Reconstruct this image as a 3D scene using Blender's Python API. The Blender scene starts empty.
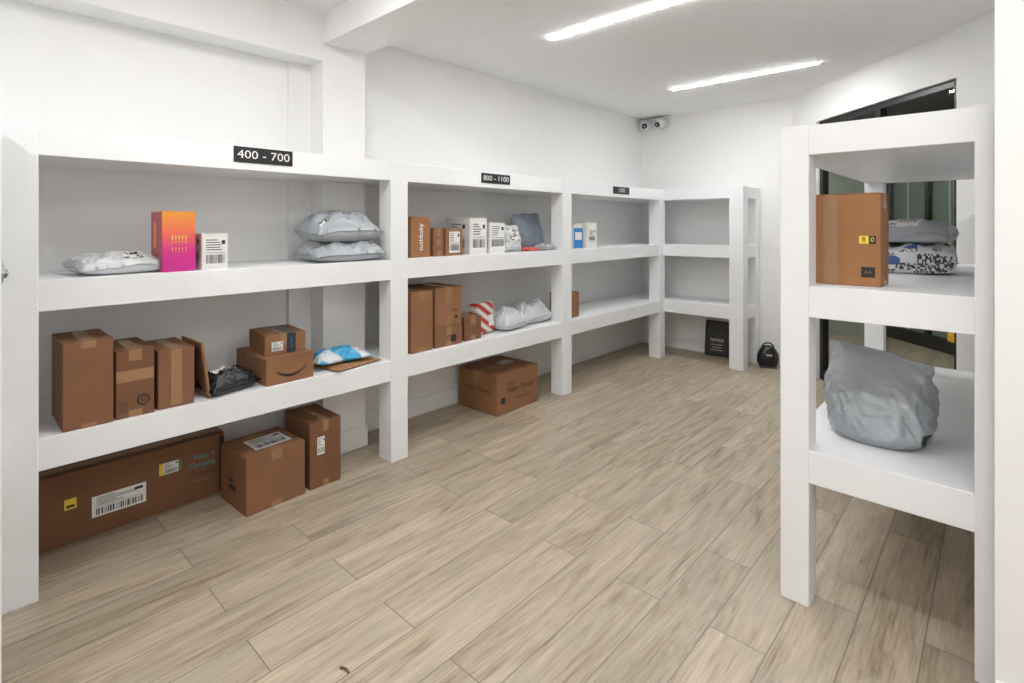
import bpy, bmesh, math, random
from mathutils import Vector, Matrix, noise
scene = bpy.context.scene
try:
    scene.view_settings.view_transform = 'Standard'
    scene.view_settings.gamma = 1.04
except Exception:
    pass

# ------------------------------------------------------------ materials
def new_mat(name):
    m = bpy.data.materials.new(name); m.use_nodes = True
    nt = m.node_tree
    return m, nt, nt.nodes['Principled BSDF']

def simple(name, col, rough=0.5, metal=0.0, bump=0.0, bscale=60, var=0.0, spec=0.5, vscale=6):
    m, nt, b = new_mat(name)
    b.inputs['Roughness'].default_value = rough
    b.inputs['Metallic'].default_value = metal
    b.inputs['Specular IOR Level'].default_value = spec
    tc = nt.nodes.new('ShaderNodeTexCoord')
    n = nt.nodes.new('ShaderNodeTexNoise'); n.inputs['Scale'].default_value = vscale
    n.inputs['Detail'].default_value = 4
    nt.links.new(tc.outputs['Object'], n.inputs['Vector'])
    r = nt.nodes.new('ShaderNodeValToRGB')
    r.color_ramp.elements[0].position = 0.3; r.color_ramp.elements[1].position = 0.7
    r.color_ramp.elements[0].color = (*[c*(1-var) for c in col], 1)
    r.color_ramp.elements[1].color = (*[min(1, c*(1+var)) for c in col], 1)
    nt.links.new(n.outputs['Fac'], r.inputs['Fac'])
    nt.links.new(r.outputs['Color'], b.inputs['Base Color'])
    if bump > 0:
        n2 = nt.nodes.new('ShaderNodeTexNoise'); n2.inputs['Scale'].default_value = bscale
        n2.inputs['Detail'].default_value = 5
        nt.links.new(tc.outputs['Object'], n2.inputs['Vector'])
        bp = nt.nodes.new('ShaderNodeBump'); bp.inputs['Strength'].default_value = bump
        bp.inputs['Distance'].default_value = 0.01
        nt.links.new(n2.outputs['Fac'], bp.inputs['Height'])
        nt.links.new(bp.outputs['Normal'], b.inputs['Normal'])
    return m

WALL = simple('wall_paint', (0.87, 0.87, 0.865), 0.6, bump=0.03, bscale=90, var=0.01)
CEIL = simple('ceiling_paint', (0.87, 0.87, 0.87), 0.7, bump=0.02, var=0.01)
SHELF = simple('shelf_paint', (0.85, 0.865, 0.885), 0.42, bump=0.06, bscale=35, var=0.015)
TRIM = simple('trim_paint', (0.86, 0.86, 0.86), 0.4, var=0.01)
BLACK = simple('black_plastic', (0.010, 0.010, 0.011), 0.35, var=0.1)
INK = simple('ink_black', (0.015, 0.015, 0.015), 0.6)
WHITEINK = simple('ink_white', (0.85, 0.85, 0.85), 0.5)
PAPER = simple('label_paper', (0.80, 0.80, 0.79), 0.5, var=0.02)
TAPE = simple('packing_tape', (0.33, 0.18, 0.085), 0.22, bump=0.1, var=0.05)
TAPED = simple('dark_tape', (0.025, 0.03, 0.035), 0.3)
TEAL = simple('teal_print', (0.04, 0.30, 0.32), 0.5)
YEL = simple('yellow_sticker', (0.85, 0.60, 0.04), 0.5)
BLUE = simple('blue_print', (0.03, 0.22, 0.55), 0.45)
GREENP = simple('green_print', (0.10, 0.20, 0.03), 0.5)
CHROME = simple('brushed_metal', (0.55, 0.55, 0.56), 0.3, 1.0)
FRAME = simple('black_window_frame', (0.010, 0.010, 0.010), 0.35)
CARDS = [simple('cardboard_a', (0.255, 0.114, 0.050), 0.75, bump=0.12, bscale=120, var=0.08),
         simple('cardboard_b', (0.215, 0.094, 0.042), 0.75, bump=0.12, bscale=120, var=0.08),
         simple('cardboard_c', (0.172, 0.073, 0.032), 0.75, bump=0.12, bscale=120, var=0.08),
         simple('cardboard_d', (0.32, 0.140, 0.052), 0.7, bump=0.12, bscale=120, var=0.06)]
GREYP = simple('grey_poly', (0.35, 0.38, 0.41), 0.28, bump=0.6, bscale=12, var=0.08)
BLUEP = simple('bluegrey_poly', (0.18, 0.22, 0.28), 0.32, bump=0.5, bscale=14, var=0.08)
WHITEP = simple('white_poly', (0.56, 0.58, 0.60), 0.3, bump=0.5, bscale=16, var=0.05)
BLACKP = simple('black_poly', (0.010, 0.010, 0.012), 0.25, bump=0.6, bscale=18, var=0.1)
PINKP = simple('pink_poly', (0.60, 0.10, 0.08), 0.35, bump=0.4, bscale=16, var=0.1)
CREAM = simple('carton_white', (0.74, 0.73, 0.70), 0.5, var=0.02)
KRAFT = simple('kraft_mailer', (0.32, 0.165, 0.07), 0.6, bump=0.4, bscale=20, var=0.08)
ORANGE = simple('orange_vinyl', (0.85, 0.42, 0.03), 0.5)
DARKCEIL = simple('lobby_dark_ceiling', (0.01, 0.01, 0.011), 0.5)
LOBWALL = simple('lobby_wall', (0.50, 0.54, 0.50), 0.4, var=0.1)

def print_mat(name, base, ink, sx=60, sy=18, thr=0.56, rough=0.4, rnd=0.25):
    m, nt, b = new_mat(name)
    b.inputs['Roughness'].default_value = rough
    tc = nt.nodes.new('ShaderNodeTexCoord')
    mp = nt.nodes.new('ShaderNodeMapping'); mp.inputs['Scale'].default_value = (sx, sy, sy)
    n = nt.nodes.new('ShaderNodeTexVoronoi'); n.inputs['Scale'].default_value = 1
    n.distance = 'CHEBYCHEV'; n.inputs['Randomness'].default_value = rnd
    nt.links.new(tc.outputs['Object'], mp.inputs['Vector']); nt.links.new(mp.outputs['Vector'], n.inputs['Vector'])
    sp = nt.nodes.new('ShaderNodeSeparateColor')
    nt.links.new(n.outputs['Color'], sp.inputs['Color'])
    g = nt.nodes.new('ShaderNodeMath'); g.operation = 'GREATER_THAN'; g.inputs[1].default_value = thr
    nt.links.new(sp.outputs['Red'], g.inputs[0])
    mx = nt.nodes.new('ShaderNodeMix'); mx.data_type = 'RGBA'
    mx.inputs[6].default_value = (*base, 1); mx.inputs[7].default_value = (*ink, 1)
    nt.links.new(g.outputs[0], mx.inputs[0]); nt.links.new(mx.outputs[2], b.inputs['Base Color'])
    return m
PRINT = print_mat('shipping_print', (0.78, 0.78, 0.77), (0.04, 0.04, 0.04), 110, 34, 0.62)

def mailer_print():
    """white film with small blocks of printed text and a couple of blue logos"""
    m, nt, b = new_mat('printed_poly'); b.inputs['Roughness'].default_value = 0.3
    N = nt.nodes.new; L = nt.links.new
    tc = N('ShaderNodeTexCoord')
    def cells(scale, thr, rnd):
        mp = N('ShaderNodeMapping'); mp.inputs['Scale'].default_value = scale; mp.inputs['Location'].default_value = (0.3, 0.2, 0.45)
        L(tc.outputs['Object'], mp.inputs['Vector'])
        v = N('ShaderNodeTexVoronoi'); v.distance = 'CHEBYCHEV'; v.inputs['Scale'].default_value = 1; v.inputs['Randomness'].default_value = rnd
        L(mp.outputs[0], v.inputs['Vector']); s = N('ShaderNodeSeparateColor'); L(v.outputs['Color'], s.inputs[0])
        g = N('ShaderNodeMath'); g.operation = 'GREATER_THAN'; g.inputs[1].default_value = thr; L(s.outputs[0], g.inputs[0]); return g
    blocks = cells((14, 14, 22), 0.62, 0.5); lines = cells((170, 170, 110), 0.42, 0.1); logos = cells((16, 16, 26), 0.93, 0.4)
    mu = N('ShaderNodeMath'); mu.operation = 'MULTIPLY'; L(blocks.outputs[0], mu.inputs[0]); L(lines.outputs[0], mu.inputs[1])
    m1 = N('ShaderNodeMix'); m1.data_type = 'RGBA'; m1.inputs[6].default_value = (0.68, 0.69, 0.71, 1); m1.inputs[7].default_value = (0.04, 0.04, 0.05, 1)
    L(mu.outputs[0], m1.inputs[0])
    m2 = N('ShaderNodeMix'); m2.data_type = 'RGBA'; m2.inputs[7].default_value = (0.05, 0.10, 0.32, 1)
    L(logos.outputs[0], m2.inputs[0]); L(m1.outputs[2], m2.inputs[6]); L(m2.outputs[2], b.inputs['Base Color'])
    return m
PRINTW = mailer_print()

def gradient_mat():
    m, nt, b = new_mat('gradient_print'); b.inputs['Roughness'].default_value = 0.35
    tc = nt.nodes.new('ShaderNodeTexCoord'); s = nt.nodes.new('ShaderNodeSeparateXYZ')
    nt.links.new(tc.outputs['Object'], s.inputs[0])
    mr = nt.nodes.new('ShaderNodeMapRange'); mr.inputs[1].default_value = 0; mr.inputs[2].default_value = 0.29
    nt.links.new(s.outputs['Z'], mr.inputs[0])
    r = nt.nodes.new('ShaderNodeValToRGB'); e = r.color_ramp.elements
    e[0].position = 0.0; e[0].color = (0.52, 0.012, 0.25, 1)
    e[1].position = 1.0; e[1].color = (0.80, 0.32, 0.03, 1)
    k = e.new(0.35); k.color = (0.60, 0.025, 0.22, 1)
    k = e.new(0.62); k.color = (0.78, 0.13, 0.08, 1)
    nt.links.new(mr.outputs[0], r.inputs[0]); nt.links.new(r.outputs[0], b.inputs['Base Color'])
    return m
GRAD = gradient_mat()
GRADSIDE = simple('gradient_side', (0.45, 0.08, 0.11), 0.4)

def stripes_mat():
    m, nt, b = new_mat('holiday_stripes'); b.inputs['Roughness'].default_value = 0.35
    tc = nt.nodes.new('ShaderNodeTexCoord')
    w = nt.nodes.new('ShaderNodeTexWave'); w.bands_direction = 'DIAGONAL'; w.inputs['Scale'].default_value = 4.5
    mp = nt.nodes.new('ShaderNodeMapping'); mp.inputs['Scale'].default_value = (0.3, 1.0, 1.6)
    nt.links.new(tc.outputs['Object'], mp.inputs[0]); nt.links.new(mp.outputs[0], w.inputs['Vector'])
    r = nt.nodes.new('ShaderNodeValToRGB'); r.color_ramp.interpolation = 'CONSTANT'; e = r.color_ramp.elements
    e[0].position = 0; e[0].color = (0.48, 0.02, 0.02, 1); e[1].position = 0.45; e[1].color = (0.75, 0.74, 0.7, 1)
    k = e.new(0.66); k.color = (0.06, 0.20, 0.08, 1); k = e.new(0.80); k.color = (0.75, 0.74, 0.7, 1)
    nt.links.new(w.outputs['Fac'], r.inputs[0]); nt.links.new(r.outputs[0], b.inputs['Base Color'])
    return m
STRIPES = stripes_mat()

def cyan_mailer():
    m, nt, b = new_mat('blue_white_film'); b.inputs['Roughness'].default_value = 0.3
    tc = nt.nodes.new('ShaderNodeTexCoord'); n = nt.nodes.new('ShaderNodeTexNoise'); n.inputs['Scale'].default_value = 7; n.inputs['Detail'].default_value = 1
    nt.links.new(tc.outputs['Object'], n.inputs['Vector'])
    r = nt.nodes.new('ShaderNodeValToRGB'); e = r.color_ramp.elements
    e[0].position = 0.54; e[0].color = (0.03, 0.34, 0.62, 1); e[1].position = 0.57; e[1].color = (0.62, 0.66, 0.70, 1)
    nt.links.new(n.outputs['Fac'], r.inputs[0]); nt.links.new(r.outputs[0], b.inputs['Base Color'])
    return m
CYANW = cyan_mailer()

def floor_mat():
    m, nt, b = new_mat('wood_look_plank_tile')
    N = nt.nodes.new; L = nt.links.new
    tc = N('ShaderNodeTexCoord'); s = N('ShaderNodeSeparateXYZ'); L(tc.outputs['Object'], s.inputs[0])
    c = N('ShaderNodeCombineXYZ'); L(s.outputs['Y'], c.inputs[0]); L(s.outputs['X'], c.inputs[1])
    br = N('ShaderNodeTexBrick'); br.offset = 0.37; br.offset_frequency = 2
    br.inputs['Scale'].default_value = 1; br.inputs['Mortar Size'].default_value = 0.0022
    br.inputs['Mortar Smooth'].default_value = 0.1
    br.inputs['Brick Width'].default_value = 1.2; br.inputs['Row Height'].default_value = 0.2
    L(c.outputs[0], br.inputs['Vector'])
    br.inputs['Color1'].default_value = (0, 0, 0, 1); br.inputs['Color2'].default_value = (1, 1, 1, 1)
    br.inputs['Mortar'].default_value = (0.5, 0.5, 0.5, 1)
    rnd = N('ShaderNodeSeparateColor'); L(br.outputs['Color'], rnd.inputs[0])
    off = N('ShaderNodeMath'); off.operation = 'MULTIPLY'; off.inputs[1].default_value = 37; L(rnd.outputs[0], off.inputs[0])
    def grain(sy, sx, detail, dist, rough=0.62):
        my = N('ShaderNodeMath'); my.operation = 'MULTIPLY'; my.inputs[1].default_value = sy; L(s.outputs['Y'], my.inputs[0])
        mx = N('ShaderNodeMath'); mx.operation = 'MULTIPLY'; mx.inputs[1].default_value = sx; L(s.outputs['X'], mx.inputs[0])
        cc = N('ShaderNodeCombineXYZ'); L(my.outputs[0], cc.inputs[0]); L(mx.outputs[0], cc.inputs[1]); L(off.outputs[0], cc.inputs[2])
        n = N('ShaderNodeTexNoise'); n.inputs['Scale'].default_value = 1; n.inputs['Detail'].default_value = detail
        n.inputs['Roughness'].default_value = rough; n.inputs['Distortion'].default_value = dist
        L(cc.outputs[0], n.inputs['Vector']); return n
    g1 = grain(1.4, 11, 9, 1.5, 0.66); g2 = grain(6, 110, 5, 0.2); g3 = grain(2.2, 5, 3, 0.5)
    mixg = N('ShaderNodeMath'); mixg.operation = 'MULTIPLY_ADD'; mixg.inputs[1].default_value = 0.38
    L(g2.outputs['Fac'], mixg.inputs[0])
    h = N('ShaderNodeMath'); h.operation = 'MULTIPLY'; h.inputs[1].default_value = 0.62; L(g1.outputs['Fac'], h.inputs[0])
    L(h.outputs[0], mixg.inputs[2])
    r = N('ShaderNodeValToRGB'); e = r.color_ramp.elements
    e[0].position = 0.35; e[0].color = (0.215, 0.162, 0.108, 1)
    e[1].position = 0.64; e[1].color = (0.550, 0.468, 0.365, 1)
    k = e.new(0.46); k.color = (0.385, 0.312, 0.226, 1)
    k = e.new(0.54); k.color = (0.462, 0.384, 0.288, 1)
    L(mixg.outputs[0], r.inputs[0])
    gr = N('ShaderNodeMapRange'); gr.inputs[1].default_value = 0.48; gr.inputs[2].default_value = 0.72; gr.inputs[4].default_value = 0.45
    L(g3.outputs['Fac'], gr.inputs[0])
    gm = N('ShaderNodeMix'); gm.data_type = 'RGBA'; gm.inputs[7].default_value = (0.360, 0.318, 0.262, 1)
    L(gr.outputs[0], gm.inputs[0]); L(r.outputs[0], gm.inputs[6])
    tone = N('ShaderNodeMapRange'); tone.inputs[3].default_value = 0.88; tone.inputs[4].default_value = 1.10
    L(rnd.outputs[0], tone.inputs[0])
    ml = N('ShaderNodeVectorMath'); ml.operation = 'SCALE'; L(gm.outputs[2], ml.inputs[0]); L(tone.outputs[0], ml.inputs['Scale'])
    mx = N('ShaderNodeMix'); mx.data_type = 'RGBA'; L(br.outputs['Fac'], mx.inputs[0]); L(ml.outputs[0], mx.inputs[6])
    mx.inputs[7].default_value = (0.19, 0.17, 0.15, 1)
    L(mx.outputs[2], b.inputs['Base Color'])
    rr = N('ShaderNodeMapRange'); rr.inputs[3].default_value = 0.34; rr.inputs[4].default_value = 0.52
    L(g1.outputs['Fac'], rr.inputs[0]); L(rr.outputs[0], b.inputs['Roughness'])
    bp = N('ShaderNodeBump'); bp.inputs['Strength'].default_value = 0.12; bp.inputs['Distance'].default_value = 0.004
    L(mixg.outputs[0], bp.inputs['Height'])
    bp2 = N('ShaderNodeBump'); bp2.inputs['Strength'].default_value = 0.5; bp2.inputs['Distance'].default_value = 0.002; bp2.invert = True
    L(br.outputs['Fac'], bp2.inputs['Height']); L(bp.outputs[0], bp2.inputs['Normal']); L(bp2.outputs[0], b.inputs['Normal'])
    return m
FLOOR = floor_mat()

def emis(name, col, st):
    m, nt, b = new_mat(name)
    b.inputs['Base Color'].default_value = (0.9, 0.9, 0.9, 1)
    b.inputs['Emission Color'].default_value = (*col, 1); b.inputs['Emission Strength'].default_value = st
    return m
LED = emis('led_diffuser', (1.0, 0.99, 0.975), 132)
LOBFILL = emis('lobby_fill_led', (1.0, 0.97, 0.9), 60)  # emission for the added lobby fill strip

def glass_mat(name, tint, rough=0.03):
    m, nt, b = new_mat(name)
    nt.nodes.remove(b); out = nt.nodes['Material Output']
    t = nt.nodes.new('ShaderNodeBsdfTransparent'); t.inputs[0].default_value = (*tint, 1)
    g = nt.nodes.new('ShaderNodeBsdfGlossy'); g.inputs['Roughness'].default_value = rough
    lw = nt.nodes.new('ShaderNodeLayerWeight'); lw.inputs[0].default_value = 0.5
    pw = nt.nodes.new('ShaderNodeMath'); pw.operation = 'POWER'; pw.inputs[1].default_value = 4
    ad = nt.nodes.new('ShaderNodeMath'); ad.operation = 'MULTIPLY_ADD'; ad.inputs[1].default_value = 0.6; ad.inputs[2].default_value = 0.03
    mx = nt.nodes.new('ShaderNodeMixShader')
    nt.links.new(lw.outputs['Facing'], pw.inputs[0]); nt.links.new(pw.outputs[0], ad.inputs[0])
    nt.links.new(ad.outputs[0], mx.inputs[0]); nt.links.new(t.outputs[0], mx.inputs[1]); nt.links.new(g.outputs[0], mx.inputs[2])
    nt.links.new(mx.outputs[0], out.inputs[0]); return m
GLASS = glass_mat('window_glass', (0.86, 0.92, 0.87))
GREENGLASS = simple('green_back_glass', (0.145, 0.180, 0.152), 0.15, var=0.35, vscale=1.2)

# ------------------------------------------------------------ mesh builder
_txt = {}
def text_data(s, size):
    key = (s,)
    if key not in _txt:
        cu = bpy.data.curves.new('t', 'FONT'); cu.body = s; cu.size = 1; cu.align_x = 'CENTER'; cu.align_y = 'CENTER'
        cu.resolution_u = 3
        ob = bpy.data.objects.new('t', cu); scene.collection.objects.link(ob)
        bpy.context.view_layer.update()
        me = ob.evaluated_get(bpy.context.evaluated_depsgraph_get()).to_mesh()
        _txt[key] = ([v.co.copy() for v in me.vertices], [list(p.vertices) for p in me.polygons])
        ob.evaluated_get(bpy.context.evaluated_depsgraph_get()).to_mesh_clear()
        bpy.data.objects.remove(ob); bpy.data.curves.remove(cu)
    vs, fs = _txt[key]
    return [v*size for v in vs], fs

class B:
    def __init__(s): s.bm = bmesh.new(); s.mats = []
    def mi(s, m):
        if m not in s.mats: s.mats.append(m)
        return s.mats.index(m)
    def merge(s, tb, m, M=None, smooth=False):
        i = s.mi(m)
        for f in tb.faces: f.material_index = i; f.smooth = smooth
        if M is not None: bmesh.ops.transform(tb, matrix=M, verts=tb.verts)
        me = bpy.data.meshes.new('x'); tb.to_mesh(me); s.bm.from_mesh(me); bpy.data.meshes.remove(me); tb.free()
    def box(s, lo, hi, m, bev=0.0, M=None, seg=1):
        tb = bmesh.new(); bmesh.ops.create_cube(tb, size=1)
        lo = Vector(lo); hi = Vector(hi); c = (lo+hi)/2; d = hi-lo
        for v in tb.verts: v.co = Vector((v.co.x*d.x+c.x, v.co.y*d.y+c.y, v.co.z*d.z+c.z))
        if bev > 0: bmesh.ops.bevel(tb, geom=list(tb.edges), offset=bev, segments=seg, affect='EDGES', profile=0.5)
        s.merge(tb, m, M)
    def prism(s, poly, z0, z1, m, bev=0.0):
        tb = bmesh.new()
        vs = [tb.verts.new((x, y, z0)) for x, y in poly]; f = tb.faces.new(vs)
        r = bmesh.ops.extrude_face_region(tb, geom=[f])
        for v in [g for g in r['geom'] if isinstance(g, bmesh.types.BMVert)]: v.co.z = z1
        bmesh.ops.recalc_face_normals(tb, faces=tb.faces)
        if bev: bmesh.ops.bevel(tb, geom=list(tb.edges), offset=bev, segments=1, affect='EDGES')
        s.merge(tb, m)
    def quad(s, pts, m):
        tb = bmesh.new(); tb.faces.new([tb.verts.new(p) for p in pts]); s.merge(tb, m)
    def cyl(s, p0, p1, r0, r1, m, n=24, smooth=True):
        p0 = Vector(p0); p1 = Vector(p1); tb = bmesh.new()
        bmesh.ops.create_cone(tb, cap_ends=True, segments=n, radius1=r0, radius2=r1, depth=(p1-p0).length)
        M = Matrix.Translation((p0+p1)/2) @ (p1-p0).to_track_quat('Z', 'Y').to_matrix().to_4x4()
        s.merge(tb, m, M, smooth)
    def ball(s, c, r, m, sc=(1, 1, 1), n=24):
        tb = bmesh.new(); bmesh.ops.create_uvsphere(tb, u_segments=n, v_segments=n//2, radius=r)
        s.merge(tb, m, Matrix.Translation(c) @ Matrix.Diagonal((*sc, 1)), True)
    def text(s, st, size, m, M):
        vs, fs = text_data(st, size); tb = bmesh.new()
        bv = [tb.verts.new(v) for v in vs]
        for f in fs:
            try: tb.faces.new([bv[i] for i in f])
            except Exception: pass
        s.merge(tb, m, M)
    def obj(s, name, loc=(0, 0, 0), rz=0, rx=0, ry=0, parent=None):
        me = bpy.data.meshes.new(name); s.bm.to_mesh(me); s.bm.free()
        for m in s.mats: me.materials.append(m)
        o = bpy.data.objects.new(name, me); scene.collection.objects.link(o)
        o.location = loc; o.rotation_euler = (rx, ry, rz); o.parent = parent
        return o

def frame(face, sx, sy, sz):
    X, Y, Z = Vector((1, 0, 0)), Vector((0, 1, 0)), Vector((0, 0, 1))
    if face == '+X': return X*sx/2+Z*sz/2, Y, Z, X
    if face == '-X': return -X*sx/2+Z*sz/2, -Y, Z, -X
    if face == '-Y': return -Y*sy/2+Z*sz/2, X, Z, -Y
    if face == '+Y': return Y*sy/2+Z*sz/2, -X, Z, Y
    return Z*sz, Y, -X, Z

def decal(b, fr, u, v, w, h, m, off=0.0015):
    o, U, V, N = fr; c = o+U*u+V*v+N*off
    b.quad([c-U*w/2-V*h/2, c+U*w/2-V*h/2, c+U*w/2+V*h/2, c-U*w/2+V*h/2], m)
def fmat(fr, u, v, off=0.0022, rot=0):
    o, U, V, N = fr; c = o+U*u+V*v+N*off
    M = Matrix((U, V, N)).transposed().to_4x4(); M.translation = c
    return M @ Matrix.Rotation(rot, 4, 'Z')
def ship_label(b, fr, u, v, w, h, seed=1):
    rnd = random.Random(seed)
    decal(b, fr, u, v, w, h, PAPER, 0.0018)
    x = -w*0.42
    while x < w*0.42:
        bw = rnd.choice([0.012, 0.02, 0.03])*w
        decal(b, fr, u+x, v-h*0.26, bw, h*0.3, INK, 0.0026); x += bw+rnd.choice([0.012, 0.02, 0.03])*w
    for k in range(5):
        ww = w*rnd.uniform(0.3, 0.75)
        decal(b, fr, u-w*0.42+ww/2, v+h*(0.40-0.085*k), ww, h*0.03, INK, 0.0026)
    decal(b, fr, u+w*0.36, v+h*0.32, w*0.16, h*0.14, INK, 0.0026)
    decal(b, fr, u, v-h*0.045, w*0.9, h*0.015, INK, 0.0026)

def carton(name, x0, x1, y0, y1, z, h, m, rz=0, seam='X', tape=TAPE, tapew=0.05, drop=0.06, extras=None):
    sx, sy = x1-x0, y1-y0; b = B(); t = 0.003
    b.box((-sx/2, -sy/2, 0), (sx/2, sy/2, h-t), m, 0.003)
    g = 0.0015
    if seam == 'X':
        b.box((-sx/2, -sy/2, h-t), (sx/2, -g, h), m, 0.0008); b.box((-sx/2, g, h-t), (sx/2, sy/2, h), m, 0.0008)
    else:
        b.box((-sx/2, -sy/2, h-t), (-g, sy/2, h), m, 0.0008); b.box((g, -sy/2, h-t), (sx/2, sy/2, h), m, 0.0008)
    F = lambda f: frame(f, sx, sy, h)
    if tape:
        drop = min(drop, h*0.97)
        if seam == 'X':
            decal(b, F('+Z'), 0, 0, tapew, sx, tape, 0.0008)
            for f in ('+X', '-X'):
                decal(b, F(f), 0, h/2-drop/2, tapew, drop, tape, 0.0010)
                if drop < h*0.5: decal(b, F(f), 0, -h/2+drop*0.3+0.002, tapew, drop*0.6, tape, 0.0010)
        else:
            decal(b, F('+Z'), 0, 0, sy, tapew, tape, 0.0008)
            for f in ('+Y', '-Y'):
                decal(b, F(f), 0, h/2-drop/2, tapew, drop, tape, 0.0010)
    if extras: extras(b, F, sx, sy, h)
    return b.obj(name, ((x0+x1)/2, (y0+y1)/2, z), rz)

def mailer(name, cx, cy, z, w, d, h, m, rz=0, seed=0, label=None, lm=PRINT, tilt=(0, 0), n=56, wr=1.0, full=0.38):
    """Flat poly/bubble mailer: w along local Y, d along local X, pillow thickness h."""
    bm = bmesh.new(); o = Vector((seed*7.3, seed*3.1, 0))
    mats = [m, lm]
    def pos(i, j, top):
        x = -1+2*i/n; y = -1+2*j/n
        a = 0.96
        fx = max(0, 1-abs(x/a)**3); fy = max(0, 1-abs(y/a)**3); f = (fx*fy)**full
        jx = 0.02*noise.noise(Vector((y*2.1, seed, 3)))*x; jy = 0.02*noise.noise(Vector((x*2.3, seed, 9)))*y
        px = (x*(1-0.04*(1-y*y))+jx)*d/2; py = (y*(1-0.04*(1-x*x))+jy)*w/2
        rim = h*(0.34+0.18*noise.noise(Vector((x*1.7, y*1.7, seed*1.3))))
        p = Vector((x*2.2, y*2.6, 0))+o
        big = noise.noise(p); rd = 1-abs(noise.noise(p*1.9+Vector((5, 1, seed))))*2
        fine = 1-abs(noise.noise(Vector((p.x*2.4, p.y*5.5, seed))))*2
        if top: zz = rim*(1-f)+h*f*(0.80+0.22*big)+f*wr*h*(0.10*rd+0.06*fine)
        else: zz = rim*(1-f)**1.5
        return Vector((px, py, max(0, zz)))
    for top in (True, False):
        g = [[bm.verts.new(pos(i, j, top)) for j in range(n+1)] for i in range(n+1)]
        for i in range(n):
            for j in range(n):
                q = [g[i][j], g[i+1][j], g[i+1][j+1], g[i][j+1]]
                if not top: q.reverse()
                f = bm.faces.new(q); f.smooth = True
                if top and label:
                    x = -1+2*(i+.5)/n; y = -1+2*(j+.5)/n
                    if label[0] < x < label[1] and label[2] < y < label[3]: f.material_index = 1
    bmesh.ops.remove_doubles(bm, verts=bm.verts, dist=0.0006)
    me = bpy.data.meshes.new(name); bm.to_mesh(me); bm.free()
    for k in mats: me.materials.append(k)
    ob = bpy.data.objects.new(name, me); scene.collection.objects.link(ob)
    ob.location = (cx, cy, z); ob.rotation_euler = (tilt[0], tilt[1], rz)
    return ob

def sack(name, cx, cy, z, w, d, h, m, rz=0, seed=0, slope=0.1, patch=None, wr=1.0):
    """Upright plump plastic bag. w along local X, d along local Y."""
    bm = bmesh.new(); nt_, nz = 180, 90; rings = []
    for k in range(nz+1):
        t = k/nz
        rx = (0.93+0.07*math.sin(min(1, t/0.4)*math.pi/2)) - 0.10*max(0, t-0.5)**1.2
        ry = (0.90+0.10*math.sin(min(1, t/0.30)*math.pi/2))*max(0.04, (1-max(0, (t-0.18)/0.82)**1.5))
        if t < 0.07: q = 0.90+0.10*math.sqrt(t/0.07); rx *= q; ry *= q
        ring = []
        for j in range(nt_):
            a = 2*math.pi*j/nt_; c, s_ = math.cos(a), math.sin(a); e = 2/2.5
            x = math.copysign(abs(c)**e, c)*rx; y = math.copysign(abs(s_)**e, s_)*ry
            p = Vector((x*1.5+seed, y*1.5, t*2.2))
            dsp = 0.07*noise.noise(p)+wr*0.055*(1-2*abs(noise.noise(p*1.7)))+wr*0.035*(1-2*abs(noise.noise(Vector((p.x*3.5+p.z, p.y*3.5, p.z*2.0)))))+wr*0.012*(1-2*abs(noise.noise(p*9)))
            fade = min(1, t/0.12)
            sc = 1+dsp*fade
            zz = h*t*(1-slope*x*t+0.05*noise.noise(Vector((x*2.6, seed, 1)))*t)
            ring.append(bm.verts.new((x*sc*w/2, y*sc*d/2, zz)))
        rings.append(ring)
    for k in range(nz):
        for j in range(nt_):
            f = bm.faces.new([rings[k][j], rings[k][(j+1) % nt_], rings[k+1][(j+1) % nt_], rings[k+1][j]]); f.smooth = True
            if patch:
                t = k/nz; a = j/nt_
                if patch[0] < t < patch[1] and patch[2] < a < patch[3]: f.material_index = 1
    bm.faces.new(list(reversed(rings[0]))); f = bm.faces.new(rings[-1]); f.smooth = True
    me = bpy.data.meshes.new(name); bm.to_mesh(me); bm.free(); me.materials.append(m); me.materials.append(INK)
    ob = bpy.data.objects.new(name, me); scene.collection.objects.link(ob)
    ob.location = (cx, cy, z); ob.rotation_euler = (0, 0, rz); return ob

# ------------------------------------------------------------ room shell
XL, YB, ZC = -3.38, 6.12, 2.85
def slab(name, lo, hi, m, bev=0):
    b = B(); b.box(lo, hi, m, bev); return b.obj(name)
slab('floor', (-3.6, -1.9, -0.1), (3.6, 9.0, 0.0), FLOOR)
slab('ceiling', (-3.6, -1.9, ZC), (3.6, 9.0, ZC+0.1), CEIL)
slab('wall_left', (XL-0.12, -1.9, 0), (XL, YB+0.12, ZC), WALL)
slab('wall_back', (XL, YB, 0), (-1.61, YB+0.12, ZC), WALL)
slab('wall_front', (XL, -1.92, 0), (1.72, -1.8, ZC), WALL)
slab('wall_right_near', (1.6, -1.8, 0), (1.72, 2.15, ZC), WALL)
slab('wall_partition', (-0.012, 2.15, 0), (1.72, 2.29, ZC), WALL)
slab('wall_right', (0.06, 2.29, 0), (0.18, 4.44, ZC), WALL)
b = B()
b.box((0, 0, 0), (0.41, 0.12, ZC), WALL); b.box((0.41, 0, 2.51), (1.966, 0.12, ZC), WALL); b.box((1.966, 0, 0), (2.36, 0.12, ZC), WALL)
b.obj('wall_angled', (-1.61, 6.11, 0), -math.pi/4)
slab('trim_pillar', (XL, 1.667, 0), (-3.18, 1.97, ZC), WALL)
slab('trim_pipe_chase', (XL, 1.52, 0), (-3.345, 1.667, 2.55), WALL)
slab('trim_ceiling_beam', (-3.18, 1.667, 2.66), (1.6, 1.97, ZC), WALL)
slab('trim_soffit', (XL, -1.8, 2.55), (-3.18, 1.667, ZC), WALL)
slab('baseboard_left', (XL, 1.972, 0), (XL+0.014, YB, 0.14), TRIM, 0.003)
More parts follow.
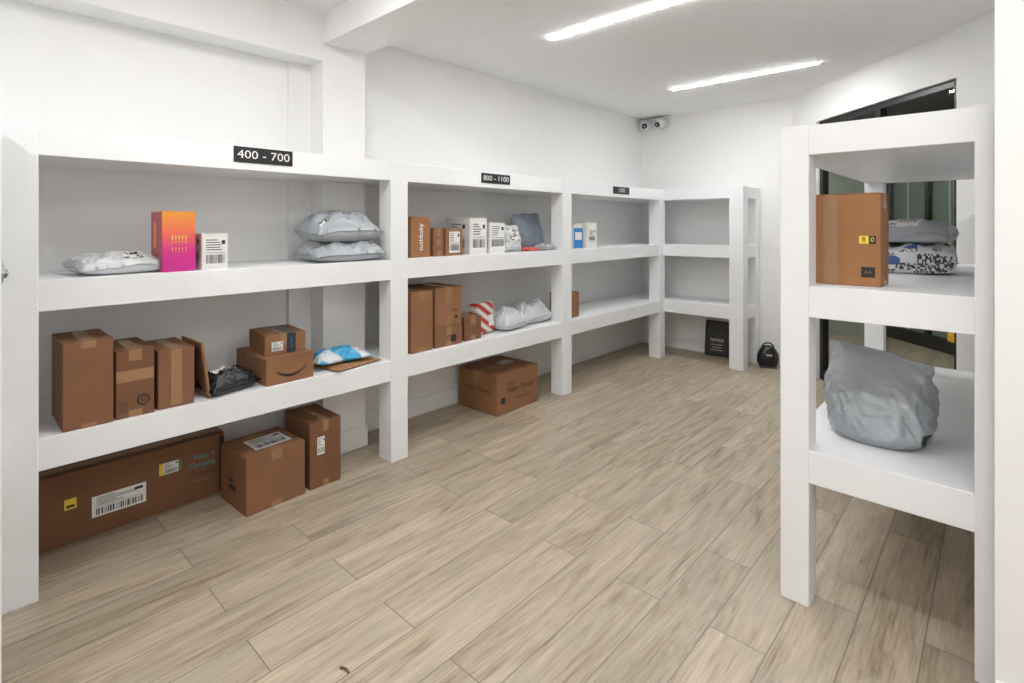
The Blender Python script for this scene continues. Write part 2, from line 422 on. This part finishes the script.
slab('baseboard_left.001', (XL, -1.8, 0), (XL+0.014, 1.518, 0.14), TRIM, 0.003)
b = B(); b.box((-3.18, 1.655, 0), (-3.166, 1.984, 0.14), TRIM, 0.003); b.box((-3.345, 1.653, 0), (-3.166, 1.667, 0.14), TRIM, 0.003)
b.obj('baseboard_pillar')
slab('baseboard_back', (XL+0.014, YB-0.014, 0), (-1.62, YB, 0.14), TRIM, 0.003)
b = B(); b.box((0.01, -0.014, 0), (0.40, 0, 0.14), TRIM, 0.003); b.obj('baseboard_angled', (-1.61, 6.11, 0), -math.pi/4)
slab('baseboard_right', (0.046, 2.3, 0), (0.06, 4.42, 0.14), TRIM, 0.003)
slab('baseboard_partition', (-0.012, 2.136, 0), (1.6, 2.15, 0.14), TRIM, 0.003)

# window
b = B(); s0, s1, zt = 0.412, 1.964, 2.508; w = 0.05
b.box((s0, 0.03, 0), (s0+w, 0.09, zt), FRAME, 0.002); b.box((s1-w, 0.03, 0), (s1, 0.09, zt), FRAME, 0.002)
b.box((s0, 0.03, zt-w), (s1, 0.09, zt), FRAME, 0.002); b.box((s0, 0.03, 0), (s1, 0.09, 0.10), FRAME, 0.002)
b.box(((s0+s1)/2-0.03, 0.03, 0.1), ((s0+s1)/2+0.03, 0.09, zt-w), FRAME, 0.002)
b.quad([(s0+w, 0.06, 0.1), (s1-w, 0.06, 0.1), (s1-w, 0.06, zt-w), (s0+w, 0.06, zt-w)], GLASS)
b.obj('window_1', (-1.61, 6.11, 0), -math.pi/4)
# lobby beyond the window
b = B()
b.box((-1.6, 2.2, 0), (4.2, 2.3, 2.62), GREENGLASS)
for k in range(9):
    x = -1.45+k*0.62
    b.box((x, 2.14, 0), (x+0.05, 2.2, 2.62), FRAME, 0.002)
    b.box((x+0.3, 2.185, 0), (x+0.315, 2.2, 2.62), LOBWALL)
b.box((-1.6, 2.14, 0), (4.2, 2.2, 0.16), FRAME)
b.box((-1.6, 2.14, 2.1), (4.2, 2.2, 2.62), FRAME)
b.box((-1.7, 0.12, 0), (-1.6, 2.3, 2.62), LOBWALL); b.box((4.2, 0.12, 0), (4.3, 2.3, 2.62), LOBWALL)
b.obj('wall_lobby', (-1.61, 6.11, 0), -math.pi/4)
b = B(); b.box((-1.7, 0.125, 2.62), (4.3, 2.3, 2.66), DARKCEIL); b.obj('ceiling_lobby', (-1.61, 6.11, 0), -math.pi/4)
b = B(); b.box((-1.5, 0.15, 2.595), (1.30, 0.22, 2.618), BLACK); b.box((-1.49, 0.155, 2.590), (1.29, 0.215, 2.596), LOBFILL)  # strip added behind the window header, out of view, to brighten the lobby
b.obj('lobby_fill_light', (-1.61, 6.11, 0), -math.pi/4)
b = B(); b.box((0.2, 1.5, 0.30), (1.5, 1.95, 0.40), ORANGE, 0.02, seg=3); b.box((0.25, 1.55, 0), (0.31, 1.9, 0.30), BLACK); b.box((1.39, 1.55, 0), (1.45, 1.9, 0.30), BLACK)
b.obj('lobby_bench', (-1.61, 6.11, 0), -math.pi/4)

# ------------------------------------------------------------ lights
def strip(x0, x1, y, z=ZC):
    b = B(); b.box((x0, y-0.023, z-0.008), (x1, y+0.023, z), TRIM, 0.002)
    b.box((x0+0.003, y-0.019, z-0.011), (x1-0.003, y+0.019, z-0.0075), LED)
    b.obj('linear_ceiling_light')
for y in (4.94, 3.0, 1.05, -0.9):  # rearmost strip continues the row behind the camera, unseen and added as fill
    strip(-2.39, -1.10, y)
strip(0.0, 1.29, 1.05); strip(0.0, 1.29, -0.9)  # second column, out of view, added as fill light

# ------------------------------------------------------------ left + back shelving
ZT = (1.78, 1.90); ZM = (1.153, 1.28); ZL = (0.515, 0.645)
XF = -2.82
poly = [(XF, -1.66), (XF, 5.60), (-1.94, 5.60), (-1.94, 6.117), (XL+0.002, 6.117), (XL+0.002, 1.975), (-3.175, 1.975),
        (-3.175, 1.662), (-3.34, 1.662), (-3.34, 1.515), (XL+0.002, 1.515), (XL+0.002, -1.66)]
b = B()
for z0, z1 in (ZT, ZM, ZL): b.prism(poly, z0, z1, SHELF, 0.002)
e = 0.004
for y0 in (-1.66, 0.14, 1.93, 3.71, 5.50):
    b.box((XF-0.13, y0, 0), (XF+e, y0+0.13, 1.90+e), SHELF, 0.003)
b.box((-2.08, 5.60-e, 0), (-1.94+e, 5.73, 1.90+e), SHELF, 0.003)
b.box((-2.06, 5.98, 0), (-1.94+e, 6.114, 1.90+e), SHELF, 0.003)
b.obj('built_in_shelving')
zt2, zm2, zl2 = (1.775, 1.89), (1.138, 1.262), (0.487, 0.615)
b = B()
for z0, z1 in (zt2, zm2, zl2): b.box((-0.65, 2.313, z0), (0.045, 4.22, z1), SHELF, 0.002)
for x0, x1 in ((-0.654, -0.55), (-0.062, 0.045)):
    for y0, y1 in ((2.309, 2.42), (4.115, 4.224)):
        b.box((x0, y0, 0), (x1, y1, 1.894), SHELF, 0.003)
b.obj('built_in_shelving')
# short return unit beside the camera, joining the left run
b = B()
for z0, z1 in (ZT, ZM, ZL): b.box((XF+0.006, -0.46, z0), (-2.14, 0.12, z1), SHELF, 0.002)
for y0, y1 in ((0.01, 0.124), (-0.464, -0.35)): b.box((-2.25, y0, 0), (-2.136, y1, 1.904), SHELF, 0.003)
b.obj('built_in_shelving')
mailer('poly_mailer', -2.53, -0.01, ZM[1], 0.35, 0.38, 0.17, GREYP, rz=-0.06, seed=71)

def sign(y0, y1, z, txt, h):
    b = B(); L = y1-y0
    b.box((0, -L/2, -h/2), (0.004, L/2, h/2), BLACK, 0.0008)
    M = Matrix(((0, 0, 1, 0.0048), (1, 0, 0, 0), (0, 1, 0, 0), (0, 0, 0, 1)))
    b.text(txt, h*0.74, WHITEINK, M @ Matrix.Scale(1.17, 4, (1, 0, 0)))
    b.obj('number_sign', (XF+0.001, (y0+y1)/2, z))
sign(1.0, 1.30, 1.857, '400 - 700', 0.080)
sign(2.72, 3.03, 1.850, '800 - 1100', 0.073)
sign(4.53, 4.84, 1.848, '1200', 0.073)

# ------------------------------------------------------------ bay 1, middle shelf
z = ZM[1]
mailer('poly_mailer', -2.98, 0.55, z, 0.34, 0.26, 0.095, WHITEP, rz=0.15, seed=2, label=(0.1, 0.85, 0.0, 0.5), wr=1.6)
def ex(b, F, sx, sy, h):
    decal(b, F('-Y'), 0, 0, sx-0.008, h-0.01, GRADSIDE, 0.0009)
    decal(b, F('-Y'), -0.02, 0.03, 0.03, 0.12, ORANGE, 0.0016)
    for k in range(5):
        b.text('!', 0.05, YEL, fmat(F('+X'), -0.028+0.014*k, 0.01, 0.002))
    for k in range(5):
        b.text('!', 0.03, YEL, fmat(F('+X'), -0.028+0.014*k, -0.04, 0.002))
carton('gift_box', -3.03, -2.85, 0.70, 0.84, z, 0.285, GRAD, seam='X', tape=None, extras=ex)
def ex(b, F, sx, sy, h):
    ship_label(b, F('+X'), 0, 0, sy*0.85, h*0.8, 3); ship_label(b, F('-Y'), 0, 0.01, sx*0.7, h*0.7, 4)
carton('white_carton', -3.05, -2.86, 0.87, 0.99, z, 0.178, CREAM, seam='X', tape=None, extras=ex)
mailer('poly_mailer', -2.995, 1.68, z, 0.47, 0.33, 0.13, GREYP, rz=-0.02, seed=5, wr=1.5)
mailer('poly_mailer', -3.00, 1.675, z+0.115, 0.45, 0.32, 0.185, GREYP, rz=0.03, seed=12, full=0.5, wr=1.5, label=(0.55, 0.8, -0.85, -0.6))

# ------------------------------------------------------------ bay 1, lower shelf
z = ZL[1]
carton('cardboard_box', -3.14, -2.83, 0.345, 0.515, z, 0.365, CARDS[1], seam='X', tape=TAPE, drop=0.03)
def ex(b, F, sx, sy, h):
    f = F('+X')
    for k in range(24):
        a = 2*math.pi*k/24
        decal(b, f, 0.03+0.022*math.cos(a), -0.08+0.022*math.sin(a), 0.006, 0.006, INK, 0.002)
    b.text('C', 0.03, INK, fmat(f, 0.03, -0.08))
    for k in range(4): decal(b, f, -0.045, -0.12+0.012*k, 0.03, 0.003, INK, 0.002)
    decal(b, f, 0.0, 0.035, sy*0.98, 0.05, TAPE, 0.0014)
carton('cardboard_box', -3.15, -2.84, 0.525, 0.668, z, 0.30, CARDS[2], seam='X', extras=ex, drop=0.05)
carton('cardboard_box', -3.16, -2.85, 0.685, 0.835, z, 0.272, CARDS[1], rz=0.0, seam='X', drop=0.26, tapew=0.045)
b = B(); b.box((-0.13, -0.006, 0), (0.13, 0.006, 0.28), KRAFT, 0.005, seg=2)
b.box((-0.12, -0.010, 0.02), (0.12, 0.010, 0.26), CARDS[2], 0.009, seg=3)
b.obj('bubble_mailer', (-2.99, 0.90, z+0.003), 0.06, rx=0.13)
def ex(b, F, sx, sy, h):
    f = F('+X')
    n = 14
    for k in range(n):
        t = -1+2*k/(n-1)
        o_, U, V, N = f; c0 = o_+U*(t*0.075)+V*(-0.008-0.026*(1-t*t))+N*0.002
        wd = 0.003+0.005*(1-abs(t)); dx = 0.0065
        b.quad([c0-U*dx-V*wd, c0+U*dx-V*wd, c0+U*dx+V*wd, c0-U*dx+V*wd], INK)
    b.text('>', 0.03, INK, fmat(f, 0.083, 0.002, 0.002, 0.8))
carton('cardboard_box', -3.23, -2.845, 1.165, 1.43, z, 0.145, CARDS[0], rz=0.03, seam='Y', extras=ex)
def ex(b, F, sx, sy, h):
    decal(b, F('+X'), 0.03, 0, 0.05, h*0.98, TAPED, 0.0018); decal(b, F('+Z'), 0.03, 0, 0.05, sx, TAPED, 0.0014)
    ship_label(b, F('+X'), -0.045, -0.01, 0.06, 0.05, 8)
    b.text('prime', 0.02, BLUE, fmat(F('+X'), 0.03, 0.0, 0.0028, math.pi/2))
carton('cardboard_box', -3.18, -2.91, 1.205, 1.425, z+0.145, 0.11, CARDS[0], rz=-0.08, seam='X', extras=ex, tape=TAPE)
mailer('poly_mailer', -2.95, 1.01, z, 0.27, 0.20, 0.11, BLACKP, rz=0.25, seed=21, label=(-0.75, 0.1, -0.45, 0.4), lm=PRINT, wr=1.8, full=0.6)
mailer('bubble_mailer', -2.965, 1.70, z, 0.34, 0.27, 0.03, KRAFT, rz=0.2, seed=31, wr=0.5)
mailer('poly_mailer', -2.98, 1.665, z+0.028, 0.34, 0.23, 0.07, CYANW, rz=-0.15, seed=33, wr=2.0, full=0.6)

# ------------------------------------------------------------ bay 1, floor
def ex(b, F, sx, sy, h):
    f = F('+X')
    ship_label(b, f, 0.02, -0.03, 0.22, 0.10, 12)
    decal(b, f, -0.17, 0.02, 0.045, 0.05, YEL, 0.0016)
    decal(b, f, -0.17, 0.01, 0.03, 0.012, INK, 0.0022)
    decal(b, f, 0.200, 0.055, 0.025, 0.06, YEL, 0.0012); ship_label(b, f, 0.24, 0.055, 0.07, 0.06, 14)
    decal(b, f, 0.283, 0.055, 0.014, 0.06, GREENP, 0.0012)
    b.text('Keep It', 0.036, TEAL, fmat(f, 0.40, 0.07, 0.002))
    b.text('Camping', 0.036, TEAL, fmat(f, 0.39, 0.025, 0.002))
    b.text('Company', 0.032, INK, fmat(f, 0.39, -0.02, 0.002))
    b.text('Warm.up', 0.024, KRAFT, fmat(f, 0.39, -0.06, 0.002))
    decal(b, f, 0.487, 0.0, 0.018, h*0.9, INK, 0.0018)
carton('long_cardboard_box', -3.362, -3.215, 0.09, 1.09, 0, 0.335, CARDS[2], seam='Y', extras=ex, tape=TAPE)
def ex(b, F, sx, sy, h):
    ship_label(b, F('+Z'), 0.02, -0.01, 0.20, 0.16, 22)
    b.box((-0.05, -sy/2-0.001, 0.09), (0.03, -sy/2+0.001, 0.115), INK)
    b.box((-0.05, -sy/2-0.001, 0.13), (0.00, -sy/2+0.001, 0.15), INK)
carton('cardboard_box', -3.16, -2.845, 1.06, 1.38, 0, 0.30, CARDS[1], rz=0.05, seam='X', tapew=0.06, drop=0.05, extras=ex)
def ex(b, F, sx, sy, h):
    ship_label(b, F('+X'), -0.03, 0.05, 0.045, 0.10, 25)
carton('cardboard_box', -3.18, -2.86, 1.42, 1.61, 0, 0.375, CARDS[2], seam='X', extras=ex, tapew=0.035)

# ------------------------------------------------------------ bay 2, middle shelf
z = ZM[1]
def ex(b, F, sx, sy, h): b.text('tushbaby', 0.052, WHITEINK, fmat(F('+X'), 0.0, 0, 0.002, math.pi/2))
carton('cardboard_box', -3.12, -2.90, 2.145, 2.31, z, 0.275, CARDS[3], seam='X', tape=None, extras=ex)
def ex(b, F, sx, sy, h): decal(b, F('+X'), 0.0, 0.0, 0.04, 0.04, TAPE)
carton('cardboard_box', -3.10, -2.89, 2.33, 2.42, z, 0.20, CARDS[1], seam='X', extras=ex, tapew=0.03)
def ex(b, F, sx, sy, h): ship_label(b, F('+X'), 0.0, 0, 0.10, 0.15, 31)
carton('cardboard_box', -3.10, -2.89, 2.44, 2.60, z, 0.195, CARDS[0], seam='X', extras=ex)
def ex(b, F, sx, sy, h): ship_label(b, F('+X'), 0.0, 0, sy*0.8, h*0.8, 32); ship_label(b, F('-Y'), 0, 0, sx*0.7, h*0.8, 33)
carton('white_carton', -3.19, -2.92, 2.70, 2.88, z, 0.275, CREAM, seam='X', tape=None, extras=ex)
def ex(b, F, sx, sy, h): ship_label(b, F('+X'), 0.0, 0.01, sy*0.9, h*0.8, 34)
carton('white_carton', -3.12, -2.91, 2.90, 3.07, z, 0.24, CREAM, seam='X', tape=None, extras=ex)
mailer('bubble_mailer', -2.99, 3.19, z+0.105, 0.20, 0.22, 0.09, WHITEP, seed=41, tilt=(0, math.radians(74)), label=(-0.6, 0.4, -0.5, 0.5))
mailer('poly_mailer', -2.95, 3.40, z, 0.20, 0.14, 0.035, PINKP, rz=0.2, seed=43)
sack('poly_bag', -3.11, 3.56, z, 0.36, 0.18, 0.32, BLUEP, rz=math.pi/2, seed=5, slope=-0.02)
mailer('poly_mailer', -2.93, 3.60, z, 0.18, 0.14, 0.06, GREYP, rz=0.1, seed=44, label=(-0.5, 0.5, -0.5, 0.5))

# bay 2, lower shelf
z = ZL[1]
carton('cardboard_box', -3.12, -2.86, 2.115, 2.30, z, 0.41, CARDS[0], seam='X', drop=0.05)
carton('cardboard_box', -3.14, -2.865, 2.325, 2.575, z, 0.14, CARDS[1], seam='X', extras=lambda b, F, sx, sy, h: decal(b, F('+X'), 0.04, -0.02, 0.05, 0.05, INK))
carton('cardboard_box', -3.20, -2.875, 2.325, 2.575, z+0.14, 0.275, CARDS[0], rz=0.03, seam='X', drop=0.12,
       extras=lambda b, F, sx, sy, h: (decal(b, F('+X'), 0.07, -0.08, 0.03, 0.02, INK), decal(b, F('+X'), 0.06, -0.03, 0.05, 0.006, INK)))
carton('cardboard_box', -3.05, -2.88, 2.61, 2.78, z, 0.175, CARDS[2], seam='X')
b = B(); b.box((-0.05, -0.11, 0), (0.05, 0.11, 0.24), STRIPES, 0.02, seg=3); b.box((0.03, 0.02, 0.05), (0.052, 0.09, 0.14), PAPER, 0.004)
b.obj('wrapped_gift', (-2.99, 2.90, z+0.006), 0.20, ry=-0.08)
mailer('poly_mailer', -3.01, 3.18, z, 0.32, 0.30, 0.16, WHITEP, rz=0.05, seed=51, wr=1.4, full=0.6)
mailer('poly_mailer', -3.06, 3.53, z, 0.36, 0.28, 0.20, WHITEP, rz=-0.10, seed=54, label=(-0.2, 0.6, -0.3, 0.3), wr=1.3, full=0.6, lm=GREYP)
def ex(b, F, sx, sy, h):
    b.text('Paper Towels', 0.062, INK, fmat(F('+X'), 0.03, 0.02)); b.text('presto!', 0.03, INK, fmat(F('+X'), -0.1, 0.075))
    b.text('6 Double Rolls', 0.03, INK, fmat(F('+X'), 0.05, -0.06)); decal(b, F('+X'), -0.19, -0.05, 0.05, 0.05, INK)
    b.text('Paper Towels', 0.05, INK, fmat(F('-Y'), 0.0, 0.02)); ship_label(b, F('+Z'), 0.1, 0.02, 0.15, 0.1, 44)
carton('paper_towel_carton', -3.33, -2.89, 2.95, 3.46, 0, 0.32, CARDS[0], rz=0.03, seam='Y', extras=ex)

# bay 3
z = ZM[1]
carton('blue_carton', -3.10, -2.90, 3.98, 4.13, z, 0.235, CREAM, seam='X', tape=None,
       extras=lambda b, F, sx, sy, h: (decal(b, F('+X'), 0, -0.02, sy*0.96, h*0.8, BLUE), decal(b, F('+X'), 0, 0.0, sy*0.7, h*0.3, PAPER, 0.003)))
carton('white_carton', -3.08, -2.88, 4.17, 4.34, z, 0.245, CREAM, seam='X', tape=None,
       extras=lambda b, F, sx, sy, h: ship_label(b, F('+X'), 0, 0, sy*0.6, h*0.5, 61))
z = ZL[1]
carton('cardboard_box', -3.10, -2.90, 3.88, 4.07, z, 0.23, CARDS[0], seam='X')

# ------------------------------------------------------------ back corner things
b = B(); b.box((-0.14, -0.012, 0), (0.14, 0.012, 0.40), BLACK, 0.003)
b.box((-0.115, -0.014, 0.03), (0.115, -0.0115, 0.37), simple('chalk_black', (0.03, 0.03, 0.032), 0.5), 0)
fr = (Vector((0, -0.0145, 0.2)), Vector((1, 0, 0)), Vector((0, 0, 1)), Vector((0, -1, 0)))
b.text('NOTICE', 0.04, WHITEINK, fmat(fr, 0, -0.02))
for k in range(3): decal(b, fr, 0, -0.07-0.03*k, 0.13-0.02*(k % 2), 0.006, CHROME)
b.obj('framed_sign', (-2.38, 6.035, 0.0), 0.05, rx=-0.12)
b = B()
tb = bmesh.new(); bmesh.ops.create_uvsphere(tb, u_segments=32, v_segments=20, radius=1)
for v in tb.verts:
    x, y, zz = v.co
    x = math.copysign(abs(x)**0.8, x)
    v.co = Vector((x*0.105*(1-0.1*zz), y*0.07, 0.118+(zz if zz > -0.85 else -0.85)*0.125-0.0087))
b.merge(tb, BLACKP, None, True)
n = 18
pts = [Vector((0.055*math.cos(math.pi*k/n), 0, 0.212+0.045*math.sin(math.pi*k/n))) for k in range(n+1)]
for k in range(n): b.cyl(pts[k], pts[k+1], 0.008, 0.008, BLACK, 10)
b.box((-0.03, -0.074, 0.13), (0.03, -0.066, 0.15), CHROME, 0.003)
b.box((-0.08, -0.055, 0.0), (0.08, 0.055, 0.02), BLACK, 0.006)
b.obj('black_handbag', (-1.80, 5.93, 0), 0.5)
b = B(); b.box((-0.037, -0.006, -0.06), (0.037, 0, 0.06), TRIM, 0.002); b.box((-0.017, -0.010, -0.033), (0.017, -0.005, 0.033), PAPER, 0.002)
b.obj('light_switch', (-1.83, YB, 1.24))
b = B()
CAMW = simple('camera_housing', (0.66, 0.66, 0.66), 0.4)
b.box((-0.15, -0.04, -0.025), (0.15, 0.0, 0.03), CAMW, 0.01, seg=2)
for x, sgn in ((-0.10, -1), (0.11, 1)):
    b.cyl((x, -0.02, 0), (x, -0.075, 0), 0.075, 0.068, CAMW, 32)
    b.ball((x, -0.095, -0.01), 0.062, CAMW)
    d = Vector((0.45 if sgn < 0 else -0.15, -0.85, -0.40)).normalized(); c = Vector((x, -0.095, -0.01))
    b.cyl(c+d*0.048, c+d*0.066, 0.034, 0.030, BLACK, 28); b.cyl(c+d*0.065, c+d*0.069, 0.012, 0.010, CHROME, 20)
b.obj('security_camera', (-3.19, YB, 2.765))

# ------------------------------------------------------------ right unit contents
z = zm2[1]
def ex(b, F, sx, sy, h):
    decal(b, F('-Y'), -0.055, 0, 0.05, h*0.98, TAPE, 0.0012)
    decal(b, F('-Y'), 0.058, 0.0, 0.032, 0.030, YEL, 0.002); b.text('8', 0.026, INK, fmat(F('-Y'), 0.058, 0.0, 0.003))
    decal(b, F('-Y'), 0.086, 0.0, 0.022, 0.030, INK, 0.002); b.text('0', 0.026, YEL, fmat(F('-Y'), 0.086, 0.0, 0.003))
    decal(b, F('-Y'), 0.072, -0.125, 0.045, 0.04, INK, 0.002); b.text('^^', 0.03, CARDS[0], fmat(F('-Y'), 0.072, -0.13, 0.003))
carton('cardboard_box', -0.556, -0.332, 2.43, 2.60, z, 0.362, CARDS[3], rz=-0.02, seam='X', extras=ex, tape=TAPE)
mailer('poly_mailer', -0.33, 3.36, z, 0.40, 0.37, 0.17, PRINTW, rz=0.04, seed=61, wr=0.5, full=0.16)
mailer('poly_mailer', -0.33, 3.36, z+0.150, 0.38, 0.35, 0.12, GREYP, rz=-0.05, seed=62, label=(-0.7, 0.3, -0.9, -0.2), lm=PRINTW, wr=0.8, full=0.22)
z = zl2[1]
sack('poly_bag', -0.375, 2.68, z, 0.345, 0.34, 0.355, GREYP, rz=-0.05, seed=14, slope=0.08, patch=(0.05, 0.22, 0.90, 0.97), wr=1.5)

# floor debris
b = B()
p = [Vector((0, 0, 0.004)), Vector((0.012, 0.003, 0.005)), Vector((0.026, 0.003, 0.005)), Vector((0.040, -0.002, 0.004))]
for k in range(3): b.cyl(p[k], p[k+1], 0.004, 0.0035, CARDS[2], 8)
b.obj('twig', (-1.64, 0.92, 0), 0.3)

# ------------------------------------------------------------ camera
cd = bpy.data.cameras.new('camera'); cam = bpy.data.objects.new('camera', cd); scene.collection.objects.link(cam)
cam.location = (0, 0, 1.5); cam.rotation_euler = (math.pi/2, 0, math.radians(42.7))
cd.sensor_width = 36; cd.lens = 529/1024*36; cd.shift_y = -116.5/1024; cd.clip_start = 0.05
scene.camera = cam
wd = bpy.data.worlds.new('world'); scene.world = wd; wd.use_nodes = True
wd.node_tree.nodes['Background'].inputs[0].default_value = (0.6, 0.65, 0.7, 1); wd.node_tree.nodes['Background'].inputs[1].default_value = 0.3
